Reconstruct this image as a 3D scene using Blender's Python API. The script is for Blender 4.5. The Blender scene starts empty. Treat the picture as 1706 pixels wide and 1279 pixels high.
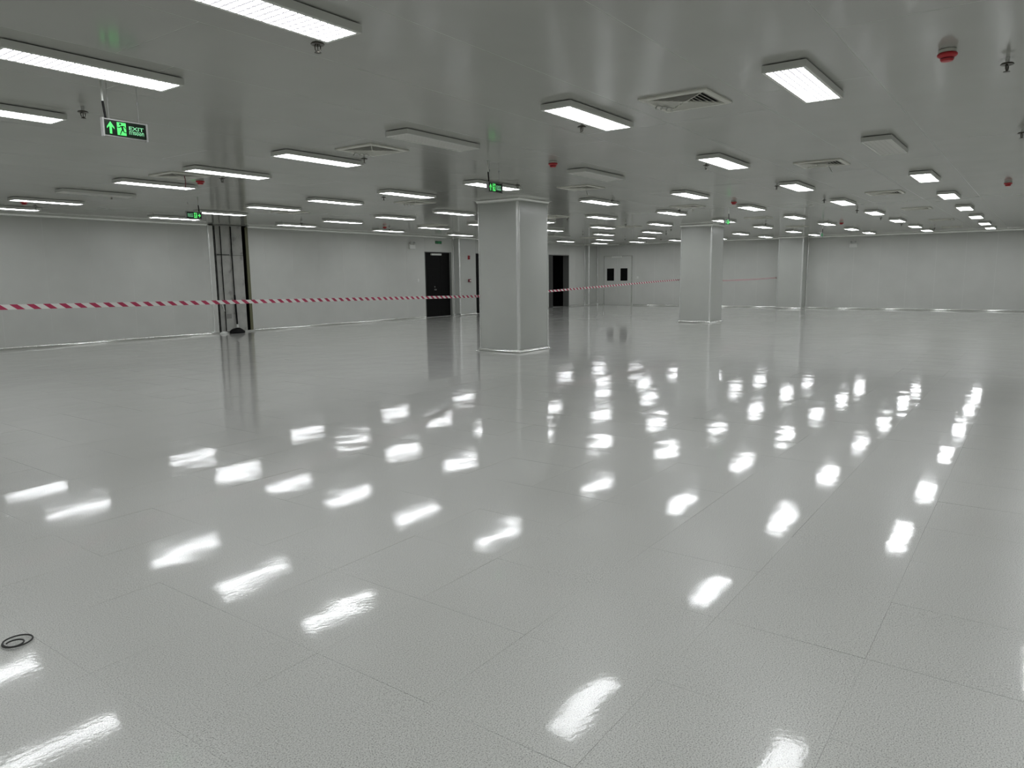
import bpy, bmesh, math, random
from mathutils import Matrix, Vector
random.seed(7)
C = bpy.context.scene.collection
S = bpy.context.scene

# ------------------------------------------------------------------ camera, world, exposure
CAM_Z = 1.605
F_PX, YAW, PITCH, ROLL = 1209.79, math.radians(35.997), math.radians(-8.505), math.radians(-0.6256)
f = Vector((math.cos(PITCH)*math.cos(YAW), math.cos(PITCH)*math.sin(YAW), math.sin(PITCH)))
r = Vector((math.sin(YAW), -math.cos(YAW), 0))
u = r.cross(f)
r2 = math.cos(ROLL)*r + math.sin(ROLL)*u
u2 = -math.sin(ROLL)*r + math.cos(ROLL)*u
cd = bpy.data.cameras.new('camera'); cam = bpy.data.objects.new('camera', cd); C.objects.link(cam)
cd.sensor_fit = 'HORIZONTAL'; cd.sensor_width = 36.0; cd.lens = F_PX/1706*36.0
cd.clip_start = 0.05; cd.clip_end = 200
m = Matrix.Identity(4)
for i, v in enumerate((r2, u2, -f)):
    for k in range(3): m[k][i] = v[k]
m.translation = Vector((0, 0, CAM_Z)); cam.matrix_world = m
S.camera = cam
w = bpy.data.worlds.new('world'); S.world = w; w.use_nodes = True
w.node_tree.nodes['Background'].inputs[0].default_value = (0.02, 0.02, 0.02, 1)
w.node_tree.nodes['Background'].inputs[1].default_value = 0.0
S.view_settings.view_transform = 'Standard'; S.view_settings.look = 'None'
S.view_settings.gamma = 1; S.view_settings.use_curve_mapping = False
S.view_settings.exposure = 0.0
LAMP = 19.0
S.cycles.max_bounces = 10; S.cycles.diffuse_bounces = 6; S.cycles.glossy_bounces = 5
S.cycles.use_denoising = True
S.cycles.filter_width = 1.35
S.cycles.sample_clamp_indirect = 6.0

# ------------------------------------------------------------------ room numbers (metres)
H = 3.165                      # ceiling
X0, X1, Y0, Y1 = -3.4, 34.35, -5.6, 19.55
LIT_Z = CAM_Z + 1.503

# ------------------------------------------------------------------ materials
def mat(name, col, rough=0.5, metal=0.0, spec=0.5, coat=0.0, coat_rough=0.1, emit=None, strength=0.0):
    mt = bpy.data.materials.new(name); mt.use_nodes = True
    b = mt.node_tree.nodes['Principled BSDF']
    b.inputs['Base Color'].default_value = (*col, 1); b.inputs['Roughness'].default_value = rough
    b.inputs['Metallic'].default_value = metal; b.inputs['Specular IOR Level'].default_value = spec
    b.inputs['Coat Weight'].default_value = coat; b.inputs['Coat Roughness'].default_value = coat_rough
    if emit:
        b.inputs['Emission Color'].default_value = (*emit, 1); b.inputs['Emission Strength'].default_value = strength
    return mt
def N(mt, t, **kw):
    n = mt.node_tree.nodes.new(t)
    for k, v in kw.items(): setattr(n, k, v)
    return n
def L(mt, a, b): mt.node_tree.links.new(a, b)
def ramp(mt, pts):
    n = N(mt, 'ShaderNodeValToRGB'); e = n.color_ramp.elements
    while len(e) < len(pts): e.new(0.5)
    for q, (p, c) in zip(e, pts): q.position = p; q.color = (*c, 1)
    return n

PANEL = (0.575, 0.585, 0.555)
def panel_mat(name, col, rough, bump=0.02):
    mt = mat(name, col, rough, spec=0.42 if 'ceiling' not in name else 0.17)
    b = mt.node_tree.nodes['Principled BSDF']
    g = N(mt, 'ShaderNodeNewGeometry')
    n1 = N(mt, 'ShaderNodeTexNoise'); n1.inputs['Scale'].default_value = 1.3; n1.inputs['Detail'].default_value = 2
    L(mt, g.outputs['Position'], n1.inputs['Vector'])
    rp = ramp(mt, [(0.3, tuple(c*0.97 for c in col)), (0.7, tuple(min(1, c*1.03) for c in col))])
    L(mt, n1.outputs['Fac'], rp.inputs['Fac']); L(mt, rp.outputs['Color'], b.inputs['Base Color'])
    bp = N(mt, 'ShaderNodeBump'); bp.inputs['Strength'].default_value = bump; bp.inputs['Distance'].default_value = 0.02
    n2 = N(mt, 'ShaderNodeTexNoise'); n2.inputs['Scale'].default_value = 2.2; n2.inputs['Detail'].default_value = 1
    L(mt, g.outputs['Position'], n2.inputs['Vector']); L(mt, n2.outputs['Fac'], bp.inputs['Height'])
    L(mt, bp.outputs['Normal'], b.inputs['Normal'])
    return mt
M = {}
M['ceil'] = panel_mat('painted_ceiling_panel', (0.375, 0.38, 0.352), 0.14, 0.006)
M['wall'] = panel_mat('painted_wall_panel', PANEL, 0.42)
M['pillar'] = panel_mat('painted_pillar_panel', (0.49, 0.505, 0.475), 0.28)
M['seal'] = mat('white_sealant', (0.78, 0.79, 0.76), 0.6)
M['ceilseal'] = mat('ceiling_sealant', (0.60, 0.61, 0.58), 0.6)
M['signcase'] = mat('sign_case_grey', (0.27, 0.27, 0.26), 0.4)
M['alu'] = mat('anodised_aluminium', (0.80, 0.81, 0.79), 0.2, metal=0.5)
M['cove'] = mat('white_cove_profile', (0.72, 0.73, 0.70), 0.14, metal=0.75)
M['housing'] = mat('grey_painted_housing', (0.62, 0.63, 0.59), 0.35)
M['mount'] = mat('grey_mount', (0.2, 0.2, 0.19), 0.6)
M['vent'] = mat('cream_vent_enamel', (0.60, 0.60, 0.54), 0.4)
M['dark'] = mat('painted_shade_black', (0.012, 0.012, 0.011), 0.8)  # near-black colour standing in for the shade of unlit depths
M['black'] = mat('black_door_paint', (0.0025, 0.0025, 0.0025), 0.5, spec=0.12)
M['rubber'] = mat('black_rubber', (0.004, 0.004, 0.004), 0.6, spec=0.2)
M['stain'] = mat('faded_stencil', (0.25, 0.25, 0.235), 0.9)
M['greyframe'] = mat('grey_steel_frame', (0.16, 0.165, 0.155), 0.4)
M['darkgrey'] = mat('dark_grey_paint', (0.035, 0.035, 0.033), 0.5)
M['steel'] = mat('brushed_steel', (0.5, 0.5, 0.49), 0.3, metal=0.9)
M['bronze'] = mat('dull_dark_brass', (0.10, 0.095, 0.08), 0.35, metal=0.8)
M['red'] = mat('red_plastic', (0.42, 0.012, 0.018), 0.4)
M['darkred'] = mat('dark_red_plastic', (0.16, 0.006, 0.02), 0.4)
M['white'] = mat('white_plastic', (0.72, 0.73, 0.70), 0.35)
M['glass'] = mat('lens_plastic', (0.45, 0.46, 0.45), 0.15)
M['olive'] = mat('olive_steel_paint', (0.13, 0.13, 0.07), 0.45)
M['subfloor'] = mat('joint_filler', (0.34, 0.34, 0.325), 0.9)
M['lamp'] = mat('lit_diffuser', (0.8, 0.8, 0.8), 0.4, emit=(0.96, 0.98, 1.0), strength=LAMP)
M['unlit'] = mat('unlit_diffuser', (0.74, 0.74, 0.70), 0.45)
M['lattice'] = mat('glowing_lattice', (0.6, 0.6, 0.62), 0.4, emit=(0.92, 0.90, 1.0), strength=0.42)
M['lattice'].cycles.emission_sampling = 'NONE'
M['unlitlattice'] = mat('unlit_lattice', (0.62, 0.62, 0.58), 0.45)
M['signblack'] = mat('sign_face_black', (0.002, 0.008, 0.003), 0.3)
M['signgreen'] = mat('sign_green_glow', (0.02, 0.3, 0.06), 0.5, emit=(0.10, 0.82, 0.16), strength=0.95)
M['signpale'] = mat('sign_pale_glow', (0.1, 0.3, 0.15), 0.5, emit=(0.22, 0.62, 0.33), strength=0.75)
M['signdim'] = mat('sign_green_dim', (0.01, 0.16, 0.045), 0.4, emit=(0.02, 0.16, 0.06), strength=0.5)

# floor: pale grey speckled sheet tiles with a waxed gloss
def floor_mat():
    mt = mat('speckled_gloss_tile', (0.5, 0.5, 0.48), 0.32, spec=0.4, coat=1.0, coat_rough=0.055)
    b = mt.node_tree.nodes['Principled BSDF']
    b.inputs['Coat IOR'].default_value = 1.34
    g = N(mt, 'ShaderNodeNewGeometry')
    n1 = N(mt, 'ShaderNodeTexNoise'); n1.inputs['Scale'].default_value = 190; n1.inputs['Detail'].default_value = 2; n1.inputs['Roughness'].default_value = 0.7
    L(mt, g.outputs['Position'], n1.inputs['Vector'])
    rp = ramp(mt, [(0.35, (0.26, 0.26, 0.245)), (0.46, (0.63, 0.635, 0.60)), (0.57, (0.68, 0.685, 0.65)), (0.68, (0.82, 0.82, 0.79))])
    L(mt, n1.outputs['Fac'], rp.inputs['Fac'])
    n3 = N(mt, 'ShaderNodeTexNoise'); n3.inputs['Scale'].default_value = 0.6; n3.inputs['Detail'].default_value = 3
    L(mt, g.outputs['Position'], n3.inputs['Vector'])
    rp3 = ramp(mt, [(0.3, (0.93, 0.93, 0.925)), (0.7, (1.0, 1.0, 1.0))])
    L(mt, n3.outputs['Fac'], rp3.inputs['Fac'])
    mx = N(mt, 'ShaderNodeMix', data_type='RGBA', blend_type='MULTIPLY'); mx.inputs[0].default_value = 1
    L(mt, rp.outputs['Color'], mx.inputs[6]); L(mt, rp3.outputs['Color'], mx.inputs[7])
    L(mt, mx.outputs[2], b.inputs['Base Color'])
    # gentle waviness of the sheet and a fine orange peel in the wax
    n4 = N(mt, 'ShaderNodeTexNoise'); n4.inputs['Scale'].default_value = 2.0; n4.inputs['Detail'].default_value = 1.5
    L(mt, g.outputs['Position'], n4.inputs['Vector'])
    b1 = N(mt, 'ShaderNodeBump'); b1.inputs['Strength'].default_value = 1.0; b1.inputs['Distance'].default_value = 0.0032
    L(mt, n4.outputs['Fac'], b1.inputs['Height'])
    n5 = N(mt, 'ShaderNodeTexNoise'); n5.inputs['Scale'].default_value = 48; n5.inputs['Detail'].default_value = 3
    L(mt, g.outputs['Position'], n5.inputs['Vector'])
    b2 = N(mt, 'ShaderNodeBump'); b2.inputs['Strength'].default_value = 1.0; b2.inputs['Distance'].default_value = 0.00016
    L(mt, n5.outputs['Fac'], b2.inputs['Height']); L(mt, b1.outputs['Normal'], b2.inputs['Normal'])
    L(mt, b2.outputs['Normal'], b.inputs['Coat Normal']); L(mt, b1.outputs['Normal'], b.inputs['Normal'])
    return mt
M['floor'] = floor_mat()

# bare concrete of the open column recess
def concrete_mat():
    mt = mat('bare_concrete', (0.3, 0.3, 0.28), 0.85)
    b = mt.node_tree.nodes['Principled BSDF']; g = N(mt, 'ShaderNodeNewGeometry')
    n1 = N(mt, 'ShaderNodeTexNoise'); n1.inputs['Scale'].default_value = 4.5; n1.inputs['Detail'].default_value = 6
    L(mt, g.outputs['Position'], n1.inputs['Vector'])
    rp = ramp(mt, [(0.30, (0.25, 0.25, 0.23)), (0.42, (0.38, 0.38, 0.355)), (0.7, (0.44, 0.44, 0.41))])
    L(mt, n1.outputs['Fac'], rp.inputs['Fac']); L(mt, rp.outputs['Color'], b.inputs['Base Color'])
    return mt
M['concrete'] = concrete_mat()

# barrier tape print: slanting red and white bars along the UV length
def tape_mat():
    mt = mat('red_white_tape', (0.8, 0.8, 0.8), 0.4)
    b = mt.node_tree.nodes['Principled BSDF']
    uv = N(mt, 'ShaderNodeUVMap'); sp = N(mt, 'ShaderNodeSeparateXYZ'); L(mt, uv.outputs['UV'], sp.inputs['Vector'])
    ad = N(mt, 'ShaderNodeMath', operation='ADD'); L(mt, sp.outputs['X'], ad.inputs[0]); L(mt, sp.outputs['Y'], ad.inputs[1])
    fr = N(mt, 'ShaderNodeMath', operation='FRACT'); L(mt, ad.outputs[0], fr.inputs[0])
    gt = N(mt, 'ShaderNodeMath', operation='GREATER_THAN'); gt.inputs[1].default_value = 0.54; L(mt, fr.outputs[0], gt.inputs[0])
    mx = N(mt, 'ShaderNodeMix', data_type='RGBA'); L(mt, gt.outputs[0], mx.inputs[0])
    mx.inputs[6].default_value = (0.80, 0.80, 0.77, 1); mx.inputs[7].default_value = (0.46, 0.035, 0.10, 1)
    L(mt, mx.outputs[2], b.inputs['Base Color'])
    return mt
M['tape'] = tape_mat()

# ------------------------------------------------------------------ mesh helpers
def box(bm, x0, x1, y0, y1, z0, z1):
    vs = [bm.verts.new(p) for p in ((x0,y0,z0),(x1,y0,z0),(x1,y1,z0),(x0,y1,z0),(x0,y0,z1),(x1,y0,z1),(x1,y1,z1),(x0,y1,z1))]
    for q in ((0,3,2,1),(4,5,6,7),(0,1,5,4),(1,2,6,5),(2,3,7,6),(3,0,4,7)): bm.faces.new([vs[i] for i in q])
    return vs
def bbox(x0, x1, y0, y1, z0, z1, bev=0.0, seg=2):
    bm = bmesh.new(); box(bm, x0, x1, y0, y1, z0, z1)
    if bev: bmesh.ops.bevel(bm, geom=bm.edges[:], offset=bev, segments=seg, affect='EDGES', profile=0.5)
    return bm
def tube(bm, pts, rad, n=8, caps=True):
    pts = [Vector(p) for p in pts]; rings = []
    for i, p in enumerate(pts):
        d = (pts[min(i+1, len(pts)-1)] - pts[max(i-1, 0)]).normalized()
        a = d.orthogonal() if abs(d.z) > 0.9 else d.cross(Vector((0,0,1)))
        a.normalize(); b = d.cross(a)
        rr = rad[i] if isinstance(rad, (list, tuple)) else rad
        rings.append([bm.verts.new(p + a*math.cos(2*math.pi*k/n)*rr + b*math.sin(2*math.pi*k/n)*rr) for k in range(n)])
    for A, B in zip(rings, rings[1:]):
        for k in range(n): bm.faces.new((A[k], A[(k+1) % n], B[(k+1) % n], B[k]))
    if caps: bm.faces.new(rings[0][::-1]); bm.faces.new(rings[-1])
    return bm
def lathe(bm, prof, n=20, cx=0, cy=0):
    rings = [[bm.verts.new((cx+rr*math.cos(2*math.pi*k/n), cy+rr*math.sin(2*math.pi*k/n), z)) for k in range(n)] for rr, z in prof]
    for A, B in zip(rings, rings[1:]):
        for k in range(n): bm.faces.new((A[k], A[(k+1) % n], B[(k+1) % n], B[k]))
    bm.faces.new(rings[0][::-1]); bm.faces.new(rings[-1])
    return bm
def poly(bm, pts, y0, y1):
    """outline in x-z, extruded from y0 (front) to y1"""
    A = [bm.verts.new((x, y0, z)) for x, z in pts]; B = [bm.verts.new((x, y1, z)) for x, z in pts]
    bm.faces.new(A); bm.faces.new(B[::-1])
    n = len(pts)
    for i in range(n): bm.faces.new((A[i], B[i], B[(i+1) % n], A[(i+1) % n]))
    return bm
def mesh(name, bm, smooth=False):
    bmesh.ops.recalc_face_normals(bm, faces=bm.faces[:])
    me = bpy.data.meshes.new(name); bm.to_mesh(me); bm.free()
    if smooth:
        for p in me.polygons: p.use_smooth = True
        try: me.set_sharp_from_angle(angle=math.radians(40))
        except Exception: pass
    return me
def link(name, me, m_, parent=None, loc=None):
    o = bpy.data.objects.new(name, me); C.objects.link(o)
    if m_ is not None and not me.materials: me.materials.append(m_)
    if parent is not None: o.parent = parent
    if loc is not None: o.location = loc
    return o
def obj(name, bm, m_, parent=None, loc=None, smooth=False): return link(name, mesh(name, bm, smooth), m_, parent, loc)
def tag(o, label, cat, group=None, kind=None):
    if label: o['label'] = label
    if cat: o['category'] = cat
    if group: o['group'] = group
    if kind: o['kind'] = kind
    return o
def thing(name, label, cat, loc=(0,0,0), rotz=0.0, group=None, kind=None):
    o = bpy.data.objects.new(name, None); C.objects.link(o); o.location = loc; o.rotation_euler = (0,0,rotz)
    o.empty_display_size = 0.1
    return tag(o, label, cat, group, kind)
def struct(name, bm, m_, parent=None, smooth=False):
    o = obj(name, bm, m_, parent, smooth=smooth)
    if parent is None: o['kind'] = 'structure'
    return o
ORD = ['first','second','third','fourth','fifth','sixth','seventh','eighth','ninth','tenth','eleventh','twelfth']
def rel(z): return z + CAM_Z

# ------------------------------------------------------------------ floor: raised tiles
TP, TX, TY = 0.645, 1.225, 0.48
fl = struct('floor', bbox(X0-0.1, X1+0.6, Y0-0.1, Y1+0.75, -0.20, -0.0019), M['subfloor'])
cells = []
for i in range(int((X0-TX)/TP)-1, int((X1-TX)/TP)+2):
    for j in range(int((Y0-TY)/TP)-1, int((Y1-TY)/TP)+2):
        xa, xb = max(X0, TX+i*TP), min(X1, TX+(i+1)*TP); ya, yb = max(Y0, TY+j*TP), min(Y1, TY+(j+1)*TP)
        if xb-xa < 0.05 or yb-ya < 0.05: continue
        full = (xb-xa > TP-0.001) and (yb-ya > TP-0.001)
        c = Vector(((xa+xb)/2, (ya+yb)/2, 0)); d = c - cam.location; z = d.dot(f)
        px, py = 853 + F_PX*d.dot(r2)/max(z, 0.05), 639.5 - F_PX*d.dot(u2)/max(z, 0.05)
        size = 0
        if z > 0.6 and -150 < px < 1856 and py < 1420: size = 1/(z**3)
        cells.append((size if full else 0, xa, xb, ya, yb, max(-.0022, min(.0022, random.gauss(0, 0.0013))), max(-.0022, min(.0022, random.gauss(0, 0.0013)))))
cells.sort(key=lambda t: -t[0])
G = 0.00035
tile_me = mesh('tile', bbox(-TP/2+G, TP/2-G, -TP/2+G, TP/2-G, -0.012, 0.0), False); tile_me.materials.append(M['floor'])
rest = bmesh.new()
for k, (sz, xa, xb, ya, yb, ta, tb) in enumerate(cells):
    if k < 296 and sz > 0:
        o = bpy.data.objects.new('tile', tile_me); C.objects.link(o); o.parent = fl
        o.location = ((xa+xb)/2, (ya+yb)/2, 0); o.rotation_euler = (ta, tb, 0)
        o.scale = (1 - random.choice((0, 0, 0, 0, 0.0016)), 1 - random.choice((0, 0, 0, 0, 0.0016)), 1)
    else:
        vs = box(rest, xa+G, xb-G, ya+G, yb-G, -0.012, 0.0)
        cx_, cy_ = (xa+xb)/2, (ya+yb)/2
        for v in vs[4:]: v.co.z += ta*(v.co.y-cy_) - tb*(v.co.x-cx_)
o = obj('far_tiles', rest, M['floor'], fl); o['kind'] = 'stuff'

# ------------------------------------------------------------------ ceiling: long metal panels
ce = struct('ceiling', bbox(X0-0.1, X1+0.6, Y0-0.1, Y1+0.75, H+0.0006, H+0.12), M['ceilseal'])
PW, PL, GP = 1.03, 5.16, 0.0022
n0 = int((Y0-0.205)/PW)-1
for n in range(n0, 20):
    ya, yb = max(Y0, 0.205+PW*n), min(Y1, 0.205+PW*(n+1))
    if yb-ya < 0.05: continue
    off = (5.3 + 2.58*((n//4) % 2)) if n % 4 == 0 else 5.3 + random.choice((0.7, 1.4, 2.1, 3.0, 3.9))
    x = off - PL*3
    while x < X1:
        xa, xb = max(X0, x), min(X1, x+PL)
        if xb-xa > 0.05: obj('panel', bbox(xa+GP, xb-GP, ya+GP, yb-GP, H, H+0.03), M['ceil'], ce)
        x += PL

# ------------------------------------------------------------------ walls with panels
def wall_run(name, axis, plane, lo, hi, inward, seams, openings, depth=0.05, back=0.06, m_=None):
    """openings: (a, b, z0, z1). inward = sign of the normal towards the room."""
    cuts = sorted({lo, hi, *[a for a, b, _, _ in openings], *[b for a, b, _, _ in openings], *[s for s in seams if lo < s < hi]})
    bmb = bmesh.new(); pieces = []
    for a, b in zip(cuts, cuts[1:]):
        mid = (a+b)/2; spans = [(0.0, H)]
        for oa, ob, z0, z1 in openings:
            if oa < mid < ob:
                spans = ([(0.0, z0)] if z0 > 0.02 else []) + ([(z1, H)] if z1 < H-0.02 else [])
        for z0, z1 in spans: pieces.append((a, b, z0, z1))
    def bb(bm, a, b, z0, z1, d0, d1):
        p, q = sorted((plane - inward*d0, plane - inward*d1))
        if axis == 'x': box(bm, a, b, p, q, z0, z1)
        else: box(bm, p, q, a, b, z0, z1)
    edges = {}
    for a, b, z0, z1 in pieces: bb(bmb, a, b, z0, z1, 0.0025, depth+back)
    bmesh.ops.remove_doubles(bmb, verts=bmb.verts[:], dist=0.0001)
    w_ = struct(name, bmb, M['seal'])
    for a, b, z0, z1 in pieces:
        if b-a < 0.02: continue
        bm = bmesh.new(); g = 0.002
        bb(bm, a+g, b-g, z0, z1, 0.0, 0.0024)
        obj('panel', bm, m_ or M['wall'], w_)
    return w_
lseams = [7.8+1.035*k for k in range(-11, 27)]
bseams = [1.54+1.03*k for k in range(-7, 18)]
NICHE = (12.12, 13.43)
D1 = (21.22, 22.80); D2 = (24.28, 25.80); OPN = (30.05, 31.93); DZ = 2.555
wl = wall_run('wall_left', 'x', Y1, X0, X1, -1, lseams, [(*NICHE, 0, 3.16), (*D1, 0, DZ), (*D2, 0, DZ), (*OPN, 0, 2.585)])
wb = wall_run('wall_back', 'y', X1, Y0, Y1, -1, bseams, [])
struct('wall_right', bbox(X0, X1, Y0-0.1, Y0, 0, H), M['wall'])
struct('wall_front', bbox(X0-0.1, X0, Y0, Y1, 0, H), M['wall'])

# ------------------------------------------------------------------ cove profiles
def cove(name, p, q, nrm, z, up, R=0.055, n=6):
    """concave quarter cove along the line p-q; nrm points into the room; up=+1 at the floor, -1 at the ceiling."""
    bm = bmesh.new(); A = []; B = []
    prof = [(0.0005, R+0.014), (0.004, R+0.012)] + [(0.004 + R - R*math.sin(math.pi/2*(1-k/n)), 0.003 + R - R*math.cos(math.pi/2*(1-k/n))) for k in range(n+1)] + [(0.010+R, 0.0), (0.0005, 0.0)]
    for P, lst in ((p, A), (q, B)):
        for o_, h_ in prof: lst.append(bm.verts.new((P[0]+nrm[0]*o_, P[1]+nrm[1]*o_, z + up*h_)))
    k = len(prof)
    for i in range(k): bm.faces.new((A[i], A[(i+1) % k], B[(i+1) % k], B[i]))
    bm.faces.new(A); bm.faces.new(B[::-1])
    return struct(name, bm, M['cove'], smooth=True)
xs = [X0, NICHE[0]-0.02, NICHE[1]+0.02, D1[0]-0.03, D1[1]+0.02, 22.92, 24.02, D2[0]-0.03, D2[1]+0.03, OPN[0]-0.02, OPN[1]+0.02, 33.5]
for a, b in zip(xs[0::2], xs[1::2]): cove('baseboard_left', (a, Y1), (b, Y1), (0, -1), 0, 1)
ys = [Y0, 8.6, 9.69, 17.15, 18.9, 19.25]
for a, b in zip(ys[0::2], ys[1::2]): cove('baseboard_back', (X1, a), (X1, b), (-1, 0), 0, 1)
tn = 1
for a, b in ((X0, NICHE[0]-0.02), (NICHE[1]+0.02, 22.92), (24.02, 33.5)):
    cove('trim_%d' % tn, (a, Y1), (b, Y1), (0, -1), H, -1); tn += 1
for a, b in ((Y0, 8.6), (9.69, 19.25)):
    cove('trim_%d' % tn, (X1, a), (X1, b), (-1, 0), H, -1); tn += 1

# ------------------------------------------------------------------ pillars
def pillar(label, x0, x1, y0, y1, sides='wens', grp='panel-clad square pillars', inner=()):
    cx_, cy_ = (x0+x1)/2, (y0+y1)/2; R = 0.05; hx, hy = (x1-x0)/2, (y1-y0)/2; g = 0.003
    t = thing('pillar', label, 'pillar', (cx_, cy_, 0), 0, grp, 'thing')
    obj('core', bbox(-hx+0.02, hx-0.02, -hy+0.02, hy-0.02, 0, H), M['seal'], t)
    for s in sides:
        if s == 'w': bm = bbox(-hx, -hx+0.018, -hy+R+g, hy-R-g, 0, H)
        if s == 'e': bm = bbox(hx-0.018, hx, -hy+R+g, hy-R-g, 0, H)
        if s == 's': bm = bbox(-hx+R+g, hx-R-g, -hy, -hy+0.018, 0, H)
        if s == 'n': bm = bbox(-hx+R+g, hx-R-g, hy-0.018, hy, 0, H)
        obj('panel', bm, M['pillar'], t)
    cors = {(-1,-1): 'ws', (-1,1): 'wn', (1,-1): 'es', (1,1): 'en'}
    for (sx, sy), need in cors.items():
        if not all(c in sides for c in need): continue
        bm = bmesh.new(); A = []; B = []
        ox, oy = sx*(hx-R), sy*(hy-R)
        pts = [(ox+sx*(R+0.004)*math.cos(a), oy+sy*(R+0.004)*math.sin(a)) for a in [math.pi/2*k/6 for k in range(7)]] + [(ox, oy)]
        A = [bm.verts.new((x, y, 0.0)) for x, y in pts]; B = [bm.verts.new((x, y, H)) for x, y in pts]
        n = len(pts)
        for i in range(n): bm.faces.new((A[i], A[(i+1) % n], B[(i+1) % n], B[i]))
        bm.faces.new(A); bm.faces.new(B[::-1])
        obj('corner_trim', bm, M['alu'], t, smooth=True)
    def ring(nm, z, up):
        R2 = 0.055; n = 6; bm = bmesh.new(); rings = []
        prof = [(0.0045, R2+0.012)] + [(0.006 + R2 - R2*math.sin(math.pi/2*(1-k/n)), 0.003 + R2 - R2*math.cos(math.pi/2*(1-k/n))) for k in range(n+1)] + [(0.012+R2, 0.0)]
        ext = {'w': 'w' in sides, 'e': 'e' in sides, 's': 's' in sides, 'n': 'n' in sides}
        for o_, h_ in prof:
            xw = -hx - (o_ if ext['w'] else -0.002); xe = hx + (o_ if ext['e'] else -0.002); ysn = -hy - (o_ if ext['s'] else -0.002); yn = hy + (o_ if ext['n'] else -0.002)
            rings.append([bm.verts.new((x, y, z+up*h_)) for x, y in ((xw, ysn), (xe, ysn), (xe, yn), (xw, yn))])
        for A, B in zip(rings, rings[1:]):
            for k in range(4): bm.faces.new((A[k], A[(k+1) % 4], B[(k+1) % 4], B[k]))
        obj(nm, bm, M['cove'], t, smooth=True)
    for ix, iy, dx, dy in inner:
        a_, b_ = sorted((ix-cx_, ix-cx_+dx*0.045)); c_, d_ = sorted((iy-cy_, iy-cy_+dy*0.045))
        obj('inner_corner_trim', bbox(a_, b_, c_, d_, 0.0, H, 0.012, 3), M['alu'], t, smooth=True)
    ring('base_cove', 0, 1); ring('top_cove', H, -1)
    return t
pillar('big grey clad pillar standing free with red striped tape behind it', 12.30, 13.42, 8.74, 9.80)
pillar('slimmer looking free grey clad pillar behind the biggest pillar', 22.86, 23.94, 8.66, 9.73)
pillar('grey clad half pillar built against the plain far wall', 33.66, X1-0.004, 8.60, 9.69, 'wsn', inner=((X1-0.006, 8.598, -1, -1), (X1-0.006, 9.692, -1, 1)))
pillar('grey clad wall pillar carrying the red fire alarm, beside the black door', 22.93, 24.01, 19.22, Y1-0.004, 'wes', inner=((22.928, Y1-0.006, -1, -1), (24.012, Y1-0.006, 1, -1)))
pillar('narrow clad corner pillar between the open doorway and the double door', 33.50, X1-0.004, 19.27, Y1-0.004, 'ws', inner=((33.498, Y1-0.006, -1, -1), (X1-0.006, 19.268, -1, -1)))

# ------------------------------------------------------------------ open column recess with pipes
nx0, nx1 = NICHE
re_ = thing('column_recess', 'open wall recess showing bare stained concrete column and pipes', 'recess', ((nx0+nx1)/2, Y1, 0), 0, None, 'thing')
ox = -(nx0+nx1)/2
def R_(nm, x0, x1, y0, y1, z0, z1, m_, bev=0): return obj(nm, bbox(x0+ox, x1+ox, y0, y1, z0, z1, bev), m_, re_)
R_('concrete_block', 12.34, 13.26, 0.06, 0.5, 0, 2.28, M['concrete'])
R_('concrete_block', 12.342, 13.258, 0.064, 0.5, 2.288, H, M['concrete'])
R_('shade_back_board', nx0-0.3, nx1+0.1, 0.5, 0.56, 0, H, M['dark'])  # black board paints the shade at the back of the recess
R_('side_board', nx0-0.03, nx0-0.002, 0.005, 0.5, 0, H, M['seal'])
R_('side_board', nx1+0.002, nx1+0.03, 0.005, 0.5, 0, H, M['dark'])  # black here paints the shade of the gap beside the post
R_('head_board', nx0, nx1, 0.06, 0.5, 3.15, H, M['darkgrey'])
R_('edge_panel', nx0+0.035, 12.28, 0.01, 0.05, 0, 3.12, M['wall'])
R_('white_edge_trim', nx0-0.025, nx0+0.03, -0.012, 0.05, 0, 3.14, M['alu'], 0.005)
R_('sill', nx0-0.1, nx1+0.06, -0.03, 0.05, 0.001, 0.045, M['cove'], 0.004)
R_('cable_clamp', 12.40, 12.78, 0.03, 0.06, 2.29, 2.31, M['darkgrey'])
R_('stencil_mark', 12.58, 12.74, 0.056, 0.06, 0.42, 0.56, M['stain'])
def pipe(lab, x, y, r_, z0, z1, m_, wob=0.0):
    bm = bmesh.new(); tube(bm, [(x+ox+wob*math.sin(k*0.9), y, z0+(z1-z0)*k/10) for k in range(11)], r_, 10)
    return obj('pipe', bm, m_, re_, smooth=True)
pipe('', 12.305, 0.03, 0.013, 0.02, 3.12, M['rubber']); pipe('', 12.345, 0.035, 0.012, 0.02, 3.12, M['rubber'])
pipe('', 12.52, 0.03, 0.014, 0.06, 3.12, M['rubber'], 0.004)
bm = bmesh.new(); tube(bm, [(12.865+ox, 0.025, 3.12), (12.862+ox, 0.025, 2.2), (12.862+ox, 0.02, 1.12), (12.862+ox, 0.02, 1.1), (12.87+ox, 0.01, 0.6), (12.875+ox, 0.0, 0.24)], [0.018, 0.016, 0.016, 0.026, 0.026, 0.024], 10)
hose = obj('hose', bm, M['rubber'], re_, smooth=True)
bm = bmesh.new(); lathe(bm, [(0.022, 0.12), (0.03, 0.14), (0.03, 0.2), (0.022, 0.25)], 12, 12.876+ox, -0.0); obj('hose_fitting', bm, M['white'], hose, smooth=True)
bm = bmesh.new(); tube(bm, [(12.41+ox, -0.012, 0.84), (12.44+ox, -0.016, 0.76), (12.475+ox, -0.012, 0.645)], 0.014, 6)
obj('loose_strap', bm, M['white'], re_, smooth=True)
post = R_('steel_post', 13.30, 13.32, 0.16, 0.30, 0.04, 3.12, M['darkgrey'])  # inner piece coloured dark to paint the shaded gap beside the olive face
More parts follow.
